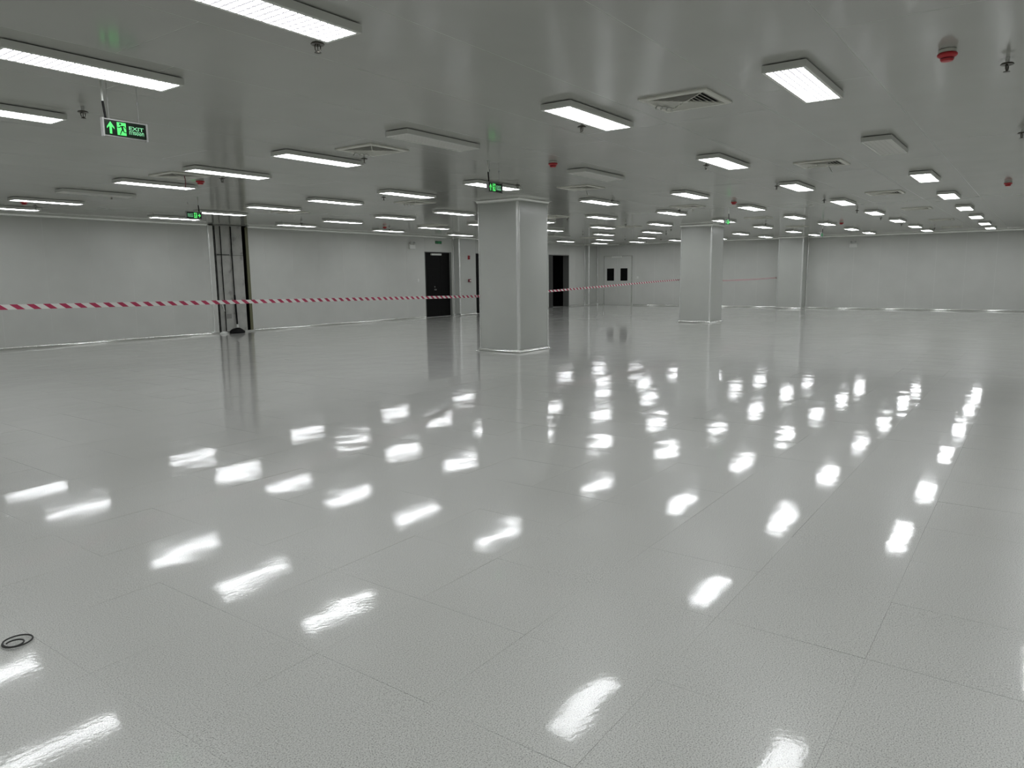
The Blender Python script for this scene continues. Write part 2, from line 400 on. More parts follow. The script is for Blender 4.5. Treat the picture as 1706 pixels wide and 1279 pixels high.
R_('steel_post', 13.335, 13.43, 0.0, 0.03, 0.0, 3.12, M['olive'], 0.006)
# low heap and pale bundle on the floor in front
def heap(name, label, cat, cx_, cy_, rx, ry, h, m_, seed, jag=0.25):
    rnd = random.Random(seed); bm = bmesh.new(); bmesh.ops.create_icosphere(bm, subdivisions=3, radius=1.0)
    ph = [rnd.uniform(0, 6.28) for _ in range(6)]
    for v in bm.verts:
        x, y, z = v.co; a = math.atan2(y, x)
        k = 1 + jag*0.5*(math.sin(3*a+ph[0])*0.5 + math.sin(5*a+ph[1]+2*z)*0.35 + math.sin(7*z+ph[2]+x*4)*0.25)
        zz = max(z, -0.12)
        v.co = Vector((x*k*rx, y*k*ry, (zz+0.12)/1.12*h*(1+jag*0.4*math.sin(4*x+ph[3])*math.cos(3*y+ph[4])) + 0.001))
    return tag(obj(name, bm, m_, None, (cx_, cy_, 0), smooth=True), label, cat)
heap('refuse_bag', 'low black heap on the floor in front of the pipe recess', 'bag', 12.63, 19.22, 0.24, 0.15, 0.155, M['rubber'], 3)
heap('crumpled_wrap', 'small pale crumpled wrap beside the low black heap', 'wrapping', 12.27, 19.32, 0.12, 0.09, 0.07, M['white'], 5, 0.5)

# ------------------------------------------------------------------ doors
def black_door(name, a, b, label, double=True):
    d = thing(name, label, 'door', ((a+b)/2, Y1, 0), 0, None, 'structure'); hw = (b-a)/2
    fr = bmesh.new(); T = 0.055
    poly(fr, [(-hw, 0), (-hw, DZ), (hw, DZ), (hw, 0), (hw-T*1.6, 0), (hw-T*1.6, DZ-T*0.5), (-hw+T*0.5, DZ-T*0.5), (-hw+T*0.5, 0)], -0.012, 0.10)
    obj('door_frame', fr, M['greyframe'], d)
    xa, xb = -hw+T*0.5+0.004, hw-T*1.6-0.004
    split = xa + (xb-xa)*0.62
    for q0, q1 in ((xa, split-0.003), (split+0.003, xb)):
        lf = obj('door_leaf', bbox(q0, q1, 0.03, 0.075, 0.012, DZ-T*0.5-0.004), M['black'], d)
        bm = bmesh.new()
        w_ = q1-q0
        if w_ > 0.7: obj('raised_panel', bbox(q0+w_*0.2, q0+w_*0.8, 0.024, 0.03, 0.9, 1.9, 0.004), M['black'], lf)
    c = obj('door_closer', bbox(-hw+0.36, -hw+0.94, -0.05, 0.028, DZ-0.135, DZ-0.065, 0.006), M['housing'], d)
    bm = bmesh.new(); lathe(bm, [(0.035, 0), (0.035, 0.02), (0.018, 0.025), (0.018, 0.05), (0.03, 0.055), (0.03, 0.08)], 14)
    bmesh.ops.rotate(bm, verts=bm.verts[:], cent=(0,0,0), matrix=Matrix.Rotation(math.pi/2, 3, 'X'))
    obj('handle', bm, M['greyframe'], d, (-hw+0.57, 0.03, rel(-0.53)), smooth=True)
    bm = bmesh.new(); lathe(bm, [(0.028, 0), (0.028, 0.015), (0.02, 0.02)], 14)
    bmesh.ops.rotate(bm, verts=bm.verts[:], cent=(0,0,0), matrix=Matrix.Rotation(math.pi/2, 3, 'X'))
    obj('lock', bm, M['greyframe'], d, (-hw+0.57, 0.03, rel(-0.42)), smooth=True)
    obj('threshold', bbox(-hw, hw, 0.0, 0.1, 0.0, 0.011), M['steel'], d)
    obj('painted_dark_backing', bbox(-hw, hw, 0.11, 0.13, 0, DZ), M['dark'], d)  # black sheet in place of an unlit room behind the leaves
    return d
black_door('door_1', *D1, 'black flush door with pale closer bar under the green wall sign')
black_door('door_2', *D2, 'black door mostly hidden behind the biggest pillar')
# open doorway into an unlit room, its darkness painted on the room surfaces
a, b = OPN; hw = (b-a)/2; OZ = 2.585
d3 = thing('door_3', 'open doorway to an unlit room, between big pillar and room corner', 'doorway', ((a+b)/2, Y1, 0), 0, None, 'structure')
bm = bmesh.new(); poly(bm, [(-hw, 0), (-hw, OZ), (hw, OZ), (hw, 0), (hw-0.03, 0), (hw-0.03, OZ-0.03), (-hw+0.03, OZ-0.03), (-hw+0.03, 0)], -0.01, 0.33)
obj('door_frame', bm, M['greyframe'], d3)
obj('fixed_leaf', bbox(-hw+0.035, -hw+0.43, 0.03, 0.075, 0.01, OZ-0.035), M['darkgrey'], d3)
bm = bmesh.new()
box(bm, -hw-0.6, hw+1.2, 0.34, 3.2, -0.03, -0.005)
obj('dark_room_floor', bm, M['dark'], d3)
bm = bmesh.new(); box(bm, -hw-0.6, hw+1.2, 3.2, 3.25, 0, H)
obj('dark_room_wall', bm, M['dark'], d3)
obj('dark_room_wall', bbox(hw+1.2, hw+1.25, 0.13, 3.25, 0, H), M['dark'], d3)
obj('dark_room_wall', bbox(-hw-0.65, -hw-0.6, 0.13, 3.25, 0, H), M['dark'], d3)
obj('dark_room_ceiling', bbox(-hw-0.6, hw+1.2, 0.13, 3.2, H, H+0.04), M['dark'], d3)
# grey double door in the far wall
ya, yb = 17.20, 18.86; cy_ = (ya+yb)/2; hw = (yb-ya)/2; GZ = rel(0.92)
d4 = thing('door_4', 'pale grey double door with two small black windows in the far wall', 'door', (X1, cy_, 0), -math.pi/2, None, 'structure')
# local x runs towards -y (picture right), local -y points into the room
bm = bmesh.new(); T = 0.06
poly(bm, [(-hw, 0), (-hw, GZ+0.03), (hw, GZ+0.03), (hw, 0), (hw-T, 0), (hw-T, GZ), (-hw+T*0.6, GZ), (-hw+T*0.6, 0)], -0.022, -0.001)
obj('door_frame', bm, M['cove'], d4)
def leaf(x0, x1, wx0, wx1, wz0, wz1):
    bm = bmesh.new(); z0, z1 = 0.012, GZ-0.005
    for q in ((x0, wx0, z0, z1), (wx1, x1, z0, z1), (wx0, wx1, z0, wz0), (wx0, wx1, wz1, z1)): box(bm, q[0], q[1], -0.016, -0.001, q[2], q[3])
    bmesh.ops.remove_doubles(bm, verts=bm.verts[:], dist=0.0001)
    lf = obj('door_leaf', bm, M['wall'], d4)
    obj('window_pane', bbox(wx0+0.001, wx1-0.001, -0.010, -0.004, wz0+0.001, wz1-0.001), M['black'], lf)
    bm = bmesh.new(); e = 0.018
    poly(bm, [(wx0-e, wz0-e), (wx0-e, wz1+e), (wx1+e, wz1+e), (wx1+e, wz0-e)], -0.0165, -0.0162)
    bm.free()
    return lf
mid = cy_-18.05
l1 = leaf(-hw+T*0.6+0.004, mid-0.003, cy_-18.67, cy_-18.25, rel(-0.34), rel(0.30))
l2 = leaf(mid+0.003, hw-T-0.004, cy_-17.88, cy_-17.47, rel(-0.34), rel(0.30))
obj('door_closer', bbox(cy_-18.36, cy_-17.80, -0.09, -0.016, rel(0.84), rel(0.925), 0.01), M['white'], d4)
bm = bmesh.new(); tube(bm, [(mid+0.05, -0.016, rel(-0.54)), (mid+0.05, -0.06, rel(-0.54)), (mid+0.16, -0.06, rel(-0.54))], 0.014, 8)
obj('handle', bm, M['darkgrey'], d4, smooth=True)

# ------------------------------------------------------------------ ceiling lights
GX, GY, FX, FY = 6.464, 1.70, 3.74, 2.0215
LX = [GX+FX*i for i in range(-2, 7)] + [32.1]
def lx(i): return 32.1 if i == 7 else GX+FX*i
BL, BW = 0.625, 0.162
me_mount = mesh('mount', bbox(-BL+0.03, BL-0.03, -BW+0.025, BW-0.025, -0.008, 0)); me_mount.materials.append(M['mount'])
bm = bmesh.new()
zt, zb = -0.008, -(H-LIT_Z)+0.001
zo = -(H-LIT_Z)-0.003
# tray: outer walls, bottom lip, recess
o_t = [(-BL,-BW),(BL,-BW),(BL,BW),(-BL,BW)]; i_b = [(-0.6,-0.1365),(0.6,-0.1365),(0.6,0.1365),(-0.6,0.1365)]
V0 = [bm.verts.new((x,y,zt)) for x,y in o_t]; V1 = [bm.verts.new((x,y,zo+0.004)) for x,y in o_t]
V1b = [bm.verts.new((x*0.996,y*0.985,zo)) for x,y in o_t]
V2 = [bm.verts.new((x,y,zo)) for x,y in i_b]; V3 = [bm.verts.new((x,y,zt-0.012)) for x,y in i_b]
for A, B in ((V0,V1),(V1,V1b),(V1b,V2),(V2,V3)):
    for k in range(4): bm.faces.new((A[k], A[(k+1)%4], B[(k+1)%4], B[k]))
bm.faces.new(V0); bm.faces.new(V3)
me_body = mesh('housing', bm); me_body.materials.append(M['housing'])
bm = bmesh.new(); bm.faces.new([bm.verts.new(p) for p in ((-0.6,-0.1365,zb),(-0.6,0.1365,zb),(0.6,0.1365,zb),(0.6,-0.1365,zb))])
me_diff = bpy.data.meshes.new('diffuser'); bm.to_mesh(me_diff); bm.free(); me_diff.materials.append(M['lamp'])
me_diff_off = me_diff.copy(); me_diff_off.materials[0] = M['unlit']
bm = bmesh.new(); NXC, NYC, bw = 22, 5, 0.0068
zg = zb-0.0015
xs_ = [-0.6+1.2*k/NXC for k in range(NXC+1)]; ys_ = [-0.1365+0.273*k/NYC for k in range(NYC+1)]
def strip_lines(vals): 
    out = [vals[0]]
    for v in vals[1:-1]: out += [v-bw, v+bw]
    return out + [vals[-1]]
ex, ey = strip_lines(xs_), strip_lines(ys_)
grid = [[bm.verts.new((x, y, zg)) for y in ey] for x in ex]
for i in range(len(ex)-1):
    for j in range(len(ey)-1):
        if i % 2 == 0 and j % 2 == 0: continue
        bm.faces.new((grid[i][j], grid[i][j+1], grid[i+1][j+1], grid[i+1][j]))
me_lat = bpy.data.meshes.new('lattice'); bm.to_mesh(me_lat); bm.free(); me_lat.materials.append(M['lattice'])
me_lat_off = me_lat.copy(); me_lat_off.materials[0] = M['unlitlattice']
UNLIT = {(0,2), (0,6), (1,0), (1,2), (5,7)}
FIRST = {0: 0, 1: -1, 2: -1, 3: -1}
LINE = ['rightmost', 'second', 'third', 'fourth', 'fifth', 'sixth', 'seventh', 'eighth', 'ninth']
HIDDEN = {(2,4), (4,7), (5,8), (6,5), (5,4)}
for i in range(-2, 8):
    for j in range(-3, 9):
        vis = j >= 0 and i >= FIRST.get(j, 0)
        if not vis and i > 4: 
            if j < -2: continue
        on = (i, j) not in UNLIT
        if vis:
            k = i - FIRST.get(j, 0)
            where = 'rightmost receding line' if j == 0 else '%s receding line from the right' % LINE[j]
            label = ('lit white' if on else 'unlit grey') + ' oblong ceiling light, %s in the %s' % (ORD[k], where)
            grp = 'ceiling box lights'
        else:
            label = 'lit oblong ceiling light outside the view beside or behind the camera'; grp = 'ceiling lights outside the view'
        t = thing('ceiling_light', label, 'light', (lx(i), GY+FY*j, H), 0, grp)
        link('mount', me_mount, None, t); link('housing', me_body, None, t)
        link('diffuser', me_diff if on else me_diff_off, None, t)
        link('lattice', me_lat if on else me_lat_off, None, t)['kind'] = 'stuff'

# ------------------------------------------------------------------ air vents
VH = 0.32
bm = bmesh.new()
rp_ = [(VH, 0.0), (VH, -0.012), (VH-0.008, -0.020), (VH-0.05, -0.022), (VH-0.056, -0.012), (VH-0.056, -0.002)]
rings = [[bm.verts.new((sx*e, sy*e, z)) for sx, sy in ((-1,-1),(1,-1),(1,1),(-1,1))] for e, z in rp_]
for A, B in zip(rings, rings[1:]):
    for k in range(4): bm.faces.new((A[k], A[(k+1)%4], B[(k+1)%4], B[k]))
me_vf = mesh('vent_frame', bm); me_vf.materials.append(M['vent'])
me_vb = mesh('duct_shade_plate', bbox(-VH+0.055, VH-0.055, -VH+0.055, VH-0.055, -0.003, -0.0005)); me_vb.materials.append(M['dark'])  # black plate painted in place of a shaded duct opening
louvres = []
for k in range(6):
    e = 0.262 - 0.042*k
    bm = bmesh.new()
    pr = [(e, -0.021), (e-0.020, -0.0045), (e-0.0225, -0.0045), (e-0.004, -0.022)]
    rings = [[bm.verts.new((sx*q, sy*q, z)) for sx, sy in ((-1,-1),(1,-1),(1,1),(-1,1))] for q, z in pr]
    for q in range(4):
        A, B = rings[q], rings[(q+1) % 4]
        for s in range(4): bm.faces.new((A[s], A[(s+1)%4], B[(s+1)%4], B[s]))
    me_ = mesh('louvre', bm); me_.materials.append(M['vent']); louvres.append(me_)
bm = bmesh.new(); box(bm, -0.024, 0.024, -0.024, 0.024, -0.022, -0.0045)
for s in range(4):
    A, B = Vector((0.02, 0.02, 0)), Vector((0.262, 0.262, 0)); rot = Matrix.Rotation(math.pi/2*s, 4, 'Z')
    n_ = Vector((1,-1,0)).normalized()*0.004
    vs = [bm.verts.new(rot @ (p + q + Vector((0,0,z)))) for z in (-0.021, -0.005) for p, q in ((A,n_),(B,n_),(B,-n_),(A,-n_))]
    for q in ((0,1,2,3),(7,6,5,4),(0,4,5,1),(1,5,6,2),(2,6,7,3),(3,7,4,0)): bm.faces.new([vs[i_] for i_ in q])
me_vc = mesh('mitre_bars', bm); me_vc.materials.append(M['vent'])
def ribbon_bm(kind):
    bm = bmesh.new(); pts = []
    if kind == 'curl':
        for k in range(40):
            t_ = k/39; pts.append((-0.08+0.20*t_, 0.25-0.07*t_+0.015*math.sin(t_*19), -0.028-0.014*(1+math.cos(t_*19))))
    elif kind == 'hang':
        for k in range(10):
            t_ = k/9; pts.append((0.012*math.sin(t_*3), 0, -0.02-0.17*t_))
    else:
        for k in range(14):
            t_ = k/13; pts.append((0.03*math.sin(t_*4), 0.05-0.08*t_, -0.022-0.12*t_))
    tube(bm, pts, 0.006, 6); return bm
vents = [(6.53,2.76,'curl','first','first','grey'), (6.53,6.84,'curl','second','first','grey'), (6.27,10.75,'hang','third','first','red'),
         (11.45,2.73,'tail','first','second','grey'), (11.68,6.90,'tail','second','second','grey'), (11.62,10.93,'curl','third','second','grey'), (11.30,14.70,'hang','fourth','second','grey'),
         (16.5,2.70,'','first','third',''), (16.6,6.90,'tail','second','third','grey'), (16.95,10.86,'','third','third',''), (17.05,15.3,'','fourth','third',''),
         (21.2,2.72,'','first','fourth',''), (21.4,6.75,'','second','fourth',''), (22.2,11.26,'','third','fourth',''),
         (26.3,2.68,'','first','fifth',''), (26.4,7.0,'','second','fifth',''), (27.5,15.8,'','third','fifth',''), (30.9,2.8,'','first','sixth','')]
for x, y, rib, rk, row, col in vents:
    t = thing('air_vent', 'square louvred ceiling vent, %s from the right in the %s row away from the camera' % (rk, row), 'vent', (x, y, H), 0, 'square ceiling vents')
    link('duct_shade_plate', me_vb, None, t); link('vent_frame', me_vf, None, t); link('mitre_bars', me_vc, None, t)
    for me_ in louvres: link('louvre', me_, None, t)
    if rib:
        o = obj('ribbon', ribbon_bm(rib), M['darkred'] if col == 'red' else M['housing'], t, (0.0, -0.12 if rib != 'curl' else 0, 0), smooth=True)
        if col == 'red': o['label'] = 'thin red ribbon hanging from the vent'

# ------------------------------------------------------------------ sprinklers
bm = bmesh.new(); lathe(bm, [(0.014, 0), (0.014, -0.040)], 10); me_sp = mesh('drop_pipe', bm, True); me_sp.materials.append(M['white'])
bm = bmesh.new(); lathe(bm, [(0.016, -0.034), (0.040, -0.039), (0.046, -0.048), (0.042, -0.051), (0.014, -0.046)], 18); me_se = mesh('escutcheon', bm, True); me_se.materials.append(M['bronze'])
bm = bmesh.new()
for s in (-1, 1): tube(bm, [(s*0.010, 0, -0.044), (s*0.018, 0, -0.060), (s*0.016, 0, -0.083), (s*0.004, 0, -0.097)], 0.004, 6)
tube(bm, [(0, 0, -0.045), (0, 0, -0.097)], 0.004, 6)
me_sa = mesh('yoke', bm, True); me_sa.materials.append(M['bronze'])
bm = bmesh.new(); lathe(bm, [(0.005, -0.095), (0.022, -0.098), (0.022, -0.102), (0.005, -0.104)], 12); me_sd = mesh('deflector', bm, True); me_sd.materials.append(M['bronze'])
spr = [(3.23,3.84),(3.20,6.96),(6.55,3.86),(6.55,7.01),(6.55,0.33),(9.87,0.31),(9.92,3.87),(13.07,3.83),(6.48,9.98),(6.55,13.48),(6.43,16.31),(12.96,16.41),(9.87,10.08),(16.56,16.71),(13.3,7.13),(16.26,3.79),(19.55,3.79),(22.65,3.77),(26.13,3.75),(16.45,7.04),(23.22,10.22),(25.43,11.38),(29.39,13.39),(22.76,6.95),(23.45,13.76),(27.97,14.37),(16.81,10.35),(10.0,7.11),(20.03,10.27),(29.5,3.2)]
spr = [(x*1.036, y*1.036) for x, y in spr]
rows = {}
for x, y in spr: rows.setdefault(min(5, max(0, round((y-0.34)/3.35))), []).append((x, y))
for rr in sorted(rows):
    for k, (x, y) in enumerate(sorted(rows[rr])):
        t = thing('sprinkler', 'small pendent sprinkler under the ceiling, %s in the %s receding row from the right' % (ORD[k], LINE[rr] if rr else 'first'), 'sprinkler', (x, y, H), random.uniform(0, 3), 'ceiling sprinklers')
        for nm, me_ in (('drop_pipe', me_sp), ('escutcheon', me_se), ('yoke', me_sa), ('deflector', me_sd)): link(nm, me_, None, t)

# ------------------------------------------------------------------ smoke detectors
bm = bmesh.new(); lathe(bm, [(0.050, 0), (0.058, -0.004), (0.058, -0.022), (0.054, -0.026)], 20); me_d0 = mesh('mounting_base', bm, True); me_d0.materials.append(M['vent'])
bm = bmesh.new(); lathe(bm, [(0.060, -0.026), (0.066, -0.034), (0.064, -0.044), (0.048, -0.056), (0.044, -0.058), (0.044, -0.070), (0.036, -0.080), (0.02, -0.083)], 24); me_d1 = mesh('sensor_head', bm, True); me_d1.materials.append(M['red'])
bm = bmesh.new(); lathe(bm, [(0.0446, -0.060), (0.0446, -0.067)], 24); me_d2 = mesh('sensing_slot', bm, True); me_d2.materials.append(M['darkred'])
det = [(6.27,0.68,'red smoke detector near the top right corner of the ceiling, largest in view'), (16.01,0.64,'red smoke detector alone near the right edge, beyond the largest one'),
       (6.72,10.95,'red smoke detector above the hanging sign with an arrow pointing sideways'), (8.79,5.64,'red smoke detector above and right of the biggest pillar'),
       (16.05,5.61,'red smoke detector beside the sign hanging over the second pillar'), (6.25,16.36,'red smoke detector between two lit lights by the far left wall'),
       (25.1,5.3,'tiny red smoke detector touching a lit light near the half pillar'), (16.33,16.68,'small dark red smoke detector above the plain wall left of the black door')]
for x, y, lab in det:
    t = thing('smoke_detector', lab, 'detector', (x, y, H), 0, 'red smoke detectors')
    for nm, me_ in (('mounting_base', me_d0), ('sensor_head', me_d1), ('sensing_slot', me_d2)): link(nm, me_, None, t)

# ------------------------------------------------------------------ exit signs
def text_mesh(txt, size):
    cu = bpy.data.curves.new('lettering', 'FONT'); cu.body = txt; cu.size = size; cu.align_x = 'CENTER'; cu.extrude = 0.0006; cu.offset = size*0.012
    o = bpy.data.objects.new('lettering', cu); C.objects.link(o)
    dg = bpy.context.evaluated_depsgraph_get(); dg.update()
    me = bpy.data.meshes.new_from_object(o.evaluated_get(dg)); bpy.data.objects.remove(o); bpy.data.curves.remove(cu)
    me.transform(Matrix.Rotation(math.pi/2, 4, 'X')); return me
def fit(me, cx_, cz_, w_, h_, y):
    xs2 = [v.co.x for v in me.vertices]; zs2 = [v.co.z for v in me.vertices]
    sx, sz = w_/max(1e-6, max(xs2)-min(xs2)), h_/max(1e-6, max(zs2)-min(zs2)); ax, az = (max(xs2)+min(xs2))/2, (max(zs2)+min(zs2))/2
    for v in me.vertices: v.co = Vector((cx_+(v.co.x-ax)*sx, y+v.co.y, cz_+(v.co.z-az)*sz))
    return me
# face space: x 0..1 (width), z 0..1 (height); front is -y
def arrow_up(cx_, cz_, w_, h_):
    P = [(0.0,0.5),(0.5,0.05),(0.5,-0.10),(0.16,0.12),(0.16,-0.5),(-0.16,-0.5),(-0.16,0.12),(-0.5,-0.10),(-0.5,0.05)]
    return [(cx_+x*w_, cz_+z*h_) for x, z in P]
def arrow_right(cx_, cz_, w_, h_):
    P = [(0.5,0.0),(-0.05,0.5),(-0.22,0.5),(-0.02,0.15),(-0.5,0.15),(-0.5,-0.15),(-0.02,-0.15),(-0.22,-0.5),(-0.05,-0.5)]
    return [(cx_+x*w_, cz_+z*h_) for x, z in P]
def limb(bm, a, b, w0, w1, y0, y1):
    a, b = Vector(a), Vector(b); d = (b-a).normalized(); n = Vector((-d.y, d.x))
    poly(bm, [tuple(a+n*w0/2), tuple(b+n*w1/2), tuple(b+d*w1*0.3), tuple(b-n*w1/2), tuple(a-n*w0/2)], y0, y1)
def sign_parts(t, W, Hh, layout, yf, glow='signgreen', pale='signpale'):
    """W,Hh face size; yf front plane (face at y=yf, print in front of it)"""
    sx = lambda q: (q-0.5)*W
    sz = lambda q: (q-0.5)*Hh
    ar_c, pic_c, txt_c = (0.14, 0.40, 0.76) if layout == 'A' else (0.87, 0.60, 0.25)
    bm = bmesh.new()
    if layout == 'A': poly(bm, arrow_up(sx(ar_c), sz(0.50), W*0.175, Hh*0.80), yf-0.0014, yf)
    else: poly(bm, arrow_right(sx(ar_c), sz(0.50), W*0.20, Hh*0.62), yf-0.0014, yf)
    obj('arrow', bm, M[glow], t)
    # pictogram: green doorway with dark running figure
    bm = bmesh.new(); px = sx(pic_c); pw, ph = W*0.215, Hh*0.84
    poly(bm, [(px-pw/2, sz(0.5)-ph/2), (px-pw/2, sz(0.5)+ph/2), (px+pw/2, sz(0.5)+ph/2), (px+pw/2, sz(0.5)-ph/2)], yf-0.0012, yf)
    pg = obj('doorway_pictogram', bm, M[glow], t)
    fl_ = -1 if layout == 'B' else 1
    bm = bmesh.new(); y0, y1 = yf-0.0024, yf-0.0013
    Q = lambda x, z: (px + fl_*x*pw, sz(0.5) + z*ph)
    k = 12; hc = Q(-0.14, 0.36); rr = ph*0.085
    poly(bm, [(hc[0]+rr*math.cos(2*math.pi*q/k), hc[1]+rr*math.sin(2*math.pi*q/k)) for q in range(k)], y0, y1)
    limb(bm, Q(0.05, 0.24), Q(0.12, -0.06), pw*0.24, pw*0.18, y0, y1)      # trunk
    limb(bm, Q(-0.02, 0.22), Q(-0.28, 0.08), pw*0.10, pw*0.08, y0, y1)     # front arm
    limb(bm, Q(-0.28, 0.08), Q(-0.48, 0.10), pw*0.08, pw*0.07, y0, y1)
    limb(bm, Q(0.10, 0.24), Q(0.36, 0.20), pw*0.10, pw*0.08, y0, y1)       # rear arm
    limb(bm, Q(0.36, 0.20), Q(0.44, 0.04), pw*0.08, pw*0.07, y0, y1)
    limb(bm, Q(0.10, -0.04), Q(-0.08, -0.24), pw*0.13, pw*0.10, y0, y1)    # front leg
    limb(bm, Q(-0.08, -0.24), Q(-0.20, -0.46), pw*0.10, pw*0.09, y0, y1)
    limb(bm, Q(0.14, -0.04), Q(0.24, -0.24), pw*0.13, pw*0.10, y0, y1)     # rear leg
    limb(bm, Q(0.24, -0.24), Q(0.50, -0.26), pw*0.10, pw*0.08, y0, y1)
    obj('running_figure', bm, M['signblack'], pg)
    e = fit(text_mesh('EXIT', 0.05), sx(txt_c), sz(0.63), W*0.36, Hh*0.25, yf-0.0008); e.name = 'lettering'
    link('lettering', e, M[pale], t)
    th = fit(text_mesh('\u0e17\u0e32\u0e07\u0e2d\u0e2d\u0e01', 0.05), sx(txt_c), sz(0.33), W*0.36, Hh*0.24, yf-0.0008)
    link('lettering', th, M[pale], t)
def hanging_sign(label, x, y, layout, W=0.335, Hh=0.118, glow='signgreen', pale='signpale'):
    zc = rel(1.27) - Hh/2; zl = zc - H
    t = thing('exit_sign', label, 'sign', (x, y, H), 0, 'hanging exit signs')
    fr = 0.010; D = 0.026
    # local z measured from ceiling down
    root = t
    o = obj('sign_housing', bbox(-W/2-fr, W/2+fr, 0.002, D, zl-Hh/2-fr, zl+Hh/2+fr, 0.003), M['signcase'], t)
    for s in (-1, 1): obj('end_cap', bbox(s*(W/2+fr/2+0.004)-0.007, s*(W/2+fr/2+0.004)+0.007, -0.006, D+0.004, zl-Hh/2-fr-0.006, zl+Hh/2+fr+0.002, 0.002), M['signcase'], t)
    face = obj('sign_face', bbox(-W/2, W/2, -0.001, 0.002, zl-Hh/2, zl+Hh/2), M['signblack'], t)
    pr = bpy.data.objects.new('sign_print', None); C.objects.link(pr); pr.parent = t; pr.location = (0, 0, zl)
    sign_parts(pr, W, Hh, layout, -0.001, glow, pale)
    bm = bmesh.new(); cx_ = -W/2+0.02 if layout == 'A' else W/2-0.03
    tube(bm, [(cx_-0.012, 0.013, -0.15), (cx_-0.008, 0.012, -0.20), (cx_, 0.012, zl+Hh/2+fr)], 0.009, 8); obj('cable', bm, M['rubber'], t, smooth=True)
    bm = bmesh.new(); tube(bm, [(cx_-0.014, 0.013, 0), (cx_-0.012, 0.013, -0.15)], 0.0085, 8); obj('cable_sleeve', bm, M['housing'], t, smooth=True)
    for s in (-1, 1):
        bm = bmesh.new(); hx = s*W*0.36
        tube(bm, [(hx, 0.014, 0), (hx, 0.014, -0.12), (hx, 0.014, zl+Hh/2+fr)], 0.0016, 6)
        lathe(bm, [(0.004, -0.115), (0.006, -0.12), (0.006, -0.14), (0.003, -0.148)], 8, hx, 0.014)
        obj('hanger_wire', bm, M['signcase'], t, smooth=True)
    return t
hanging_sign('green and black exit sign hanging below the lit lights, largest and nearest', 3.16, 6.17, 'A')
hanging_sign('green exit sign hanging in front of the top of the biggest pillar', 8.30, 6.28, 'A', 0.30)
hanging_sign('green exit sign with sideways arrow hanging above the open pipe recess', 8.02, 13.36, 'B', 0.30)
hanging_sign('green exit sign seen almost edge-on hanging above the second pillar', 17.45, 6.24, 'B', 0.30)
hanging_sign('tiny dark exit sign hanging in front of the far wall near the half pillar', 25.85, 6.04, 'B', 0.30, 0.118, 'signdim', 'signdim')
# sign on the wall above the black door
t = thing('wall_exit_sign', 'small green exit sign fixed on the wall above the black door', 'sign', (22.02, Y1, rel(1.32)), 0)
obj('sign_housing', bbox(-0.20, 0.20, -0.024, -0.001, -0.064, 0.064, 0.003), M['housing'], t)
obj('sign_face', bbox(-0.19, 0.19, -0.027, -0.0242, -0.056, 0.056), M['signblack'], t)
pr = bpy.data.objects.new('sign_print', None); C.objects.link(pr); pr.parent = t
sign_parts(pr, 0.38, 0.112, 'B', -0.0271, 'signdim', 'signdim')

# ------------------------------------------------------------------ small wall fittings
def emergency_light(label, loc, rotz):
    t = thing('emergency_light', label, 'lamp', loc, rotz, 'twin head emergency lights')
    obj('battery_box', bbox(-0.15, 0.15, -0.075, -0.001, -0.15, 0.0, 0.008), M['white'], t)
    for s in (-1, 1):
        bm = bmesh.new(); lathe(bm, [(0.02, 0.0), (0.045, 0.02), (0.05, 0.06), (0.046, 0.062)], 16)
        bmesh.ops.rotate(bm, verts=bm.verts[:], cent=(0,0,0), matrix=Matrix.Rotation(math.radians(72), 3, 'X'))
        h = obj('lamp_head', bm, M['housing'], t, (s*0.085, -0.03, 0.06), smooth=True)
        bm = bmesh.new(); lathe(bm, [(0.04, 0.0), (0.043, 0.004), (0.02, 0.012)], 16)
        bmesh.ops.translate(bm, verts=bm.verts[:], vec=(0,0,0.0605)); bmesh.ops.rotate(bm, verts=bm.verts[:], cent=(0,0,0), matrix=Matrix.Rotation(math.radians(72), 3, 'X'))
        obj('lens', bm, M['glass'], h, smooth=True)
        bm = bmesh.new(); tube(bm, [(s*0.085, -0.035, -0.002), (s*0.085, -0.035, 0.05)], 0.01, 8); obj('bracket', bm, M['housing'], t, smooth=True)
emergency_light('twin head emergency light on the wall left of the black door', (20.5, Y1, rel(1.18)), 0)
emergency_light('twin head emergency light high on the plain far wall', (X1, 6.72, rel(1.18)), -math.pi/2)
def switch(label, loc, rotz):
    t = thing('wall_switch', label, 'switch', loc, rotz, 'white wall switches')
    obj('plate', bbox(-0.045, 0.045, -0.010, -0.0005, -0.06, 0.06, 0.003), M['white'], t)
    obj('rocker', bbox(-0.02, 0.02, -0.015, -0.0102, -0.03, 0.03, 0.002), M['white'], t)
switch('white wall switch plate beside the black door', (20.82, Y1, rel(-0.15)), 0)
switch('white wall switch plate beside the grey double door', (X1, 16.90, rel(-0.18)), -math.pi/2)
t = thing('fire_alarm', 'dark red fire alarm sounder high on the wall pillar', 'alarm', (23.515, 19.22, rel(0.745)), 0)
obj('back_box', bbox(-0.055, 0.055, -0.035, -0.0005, -0.08, 0.08, 0.006), M['red'], t)
obj('strobe_lens', bbox(-0.038, 0.038, -0.055, -0.0352, 0.01, 0.06, 0.008), M['darkred'], t)
bm = bmesh.new(); lathe(bm, [(0.034, 0.0), (0.034, 0.012), (0.026, 0.016)], 18); bmesh.ops.rotate(bm, verts=bm.verts[:], cent=(0,0,0), matrix=Matrix.Rotation(math.pi/2, 3, 'X'))
obj('sounder_grille', bm, M['darkred'], t, (0, -0.0352, -0.035), smooth=True)
t = thing('call_point', 'square dark red call point lower on the wall pillar', 'alarm', (23.53, 19.22, rel(-0.195)), 0)
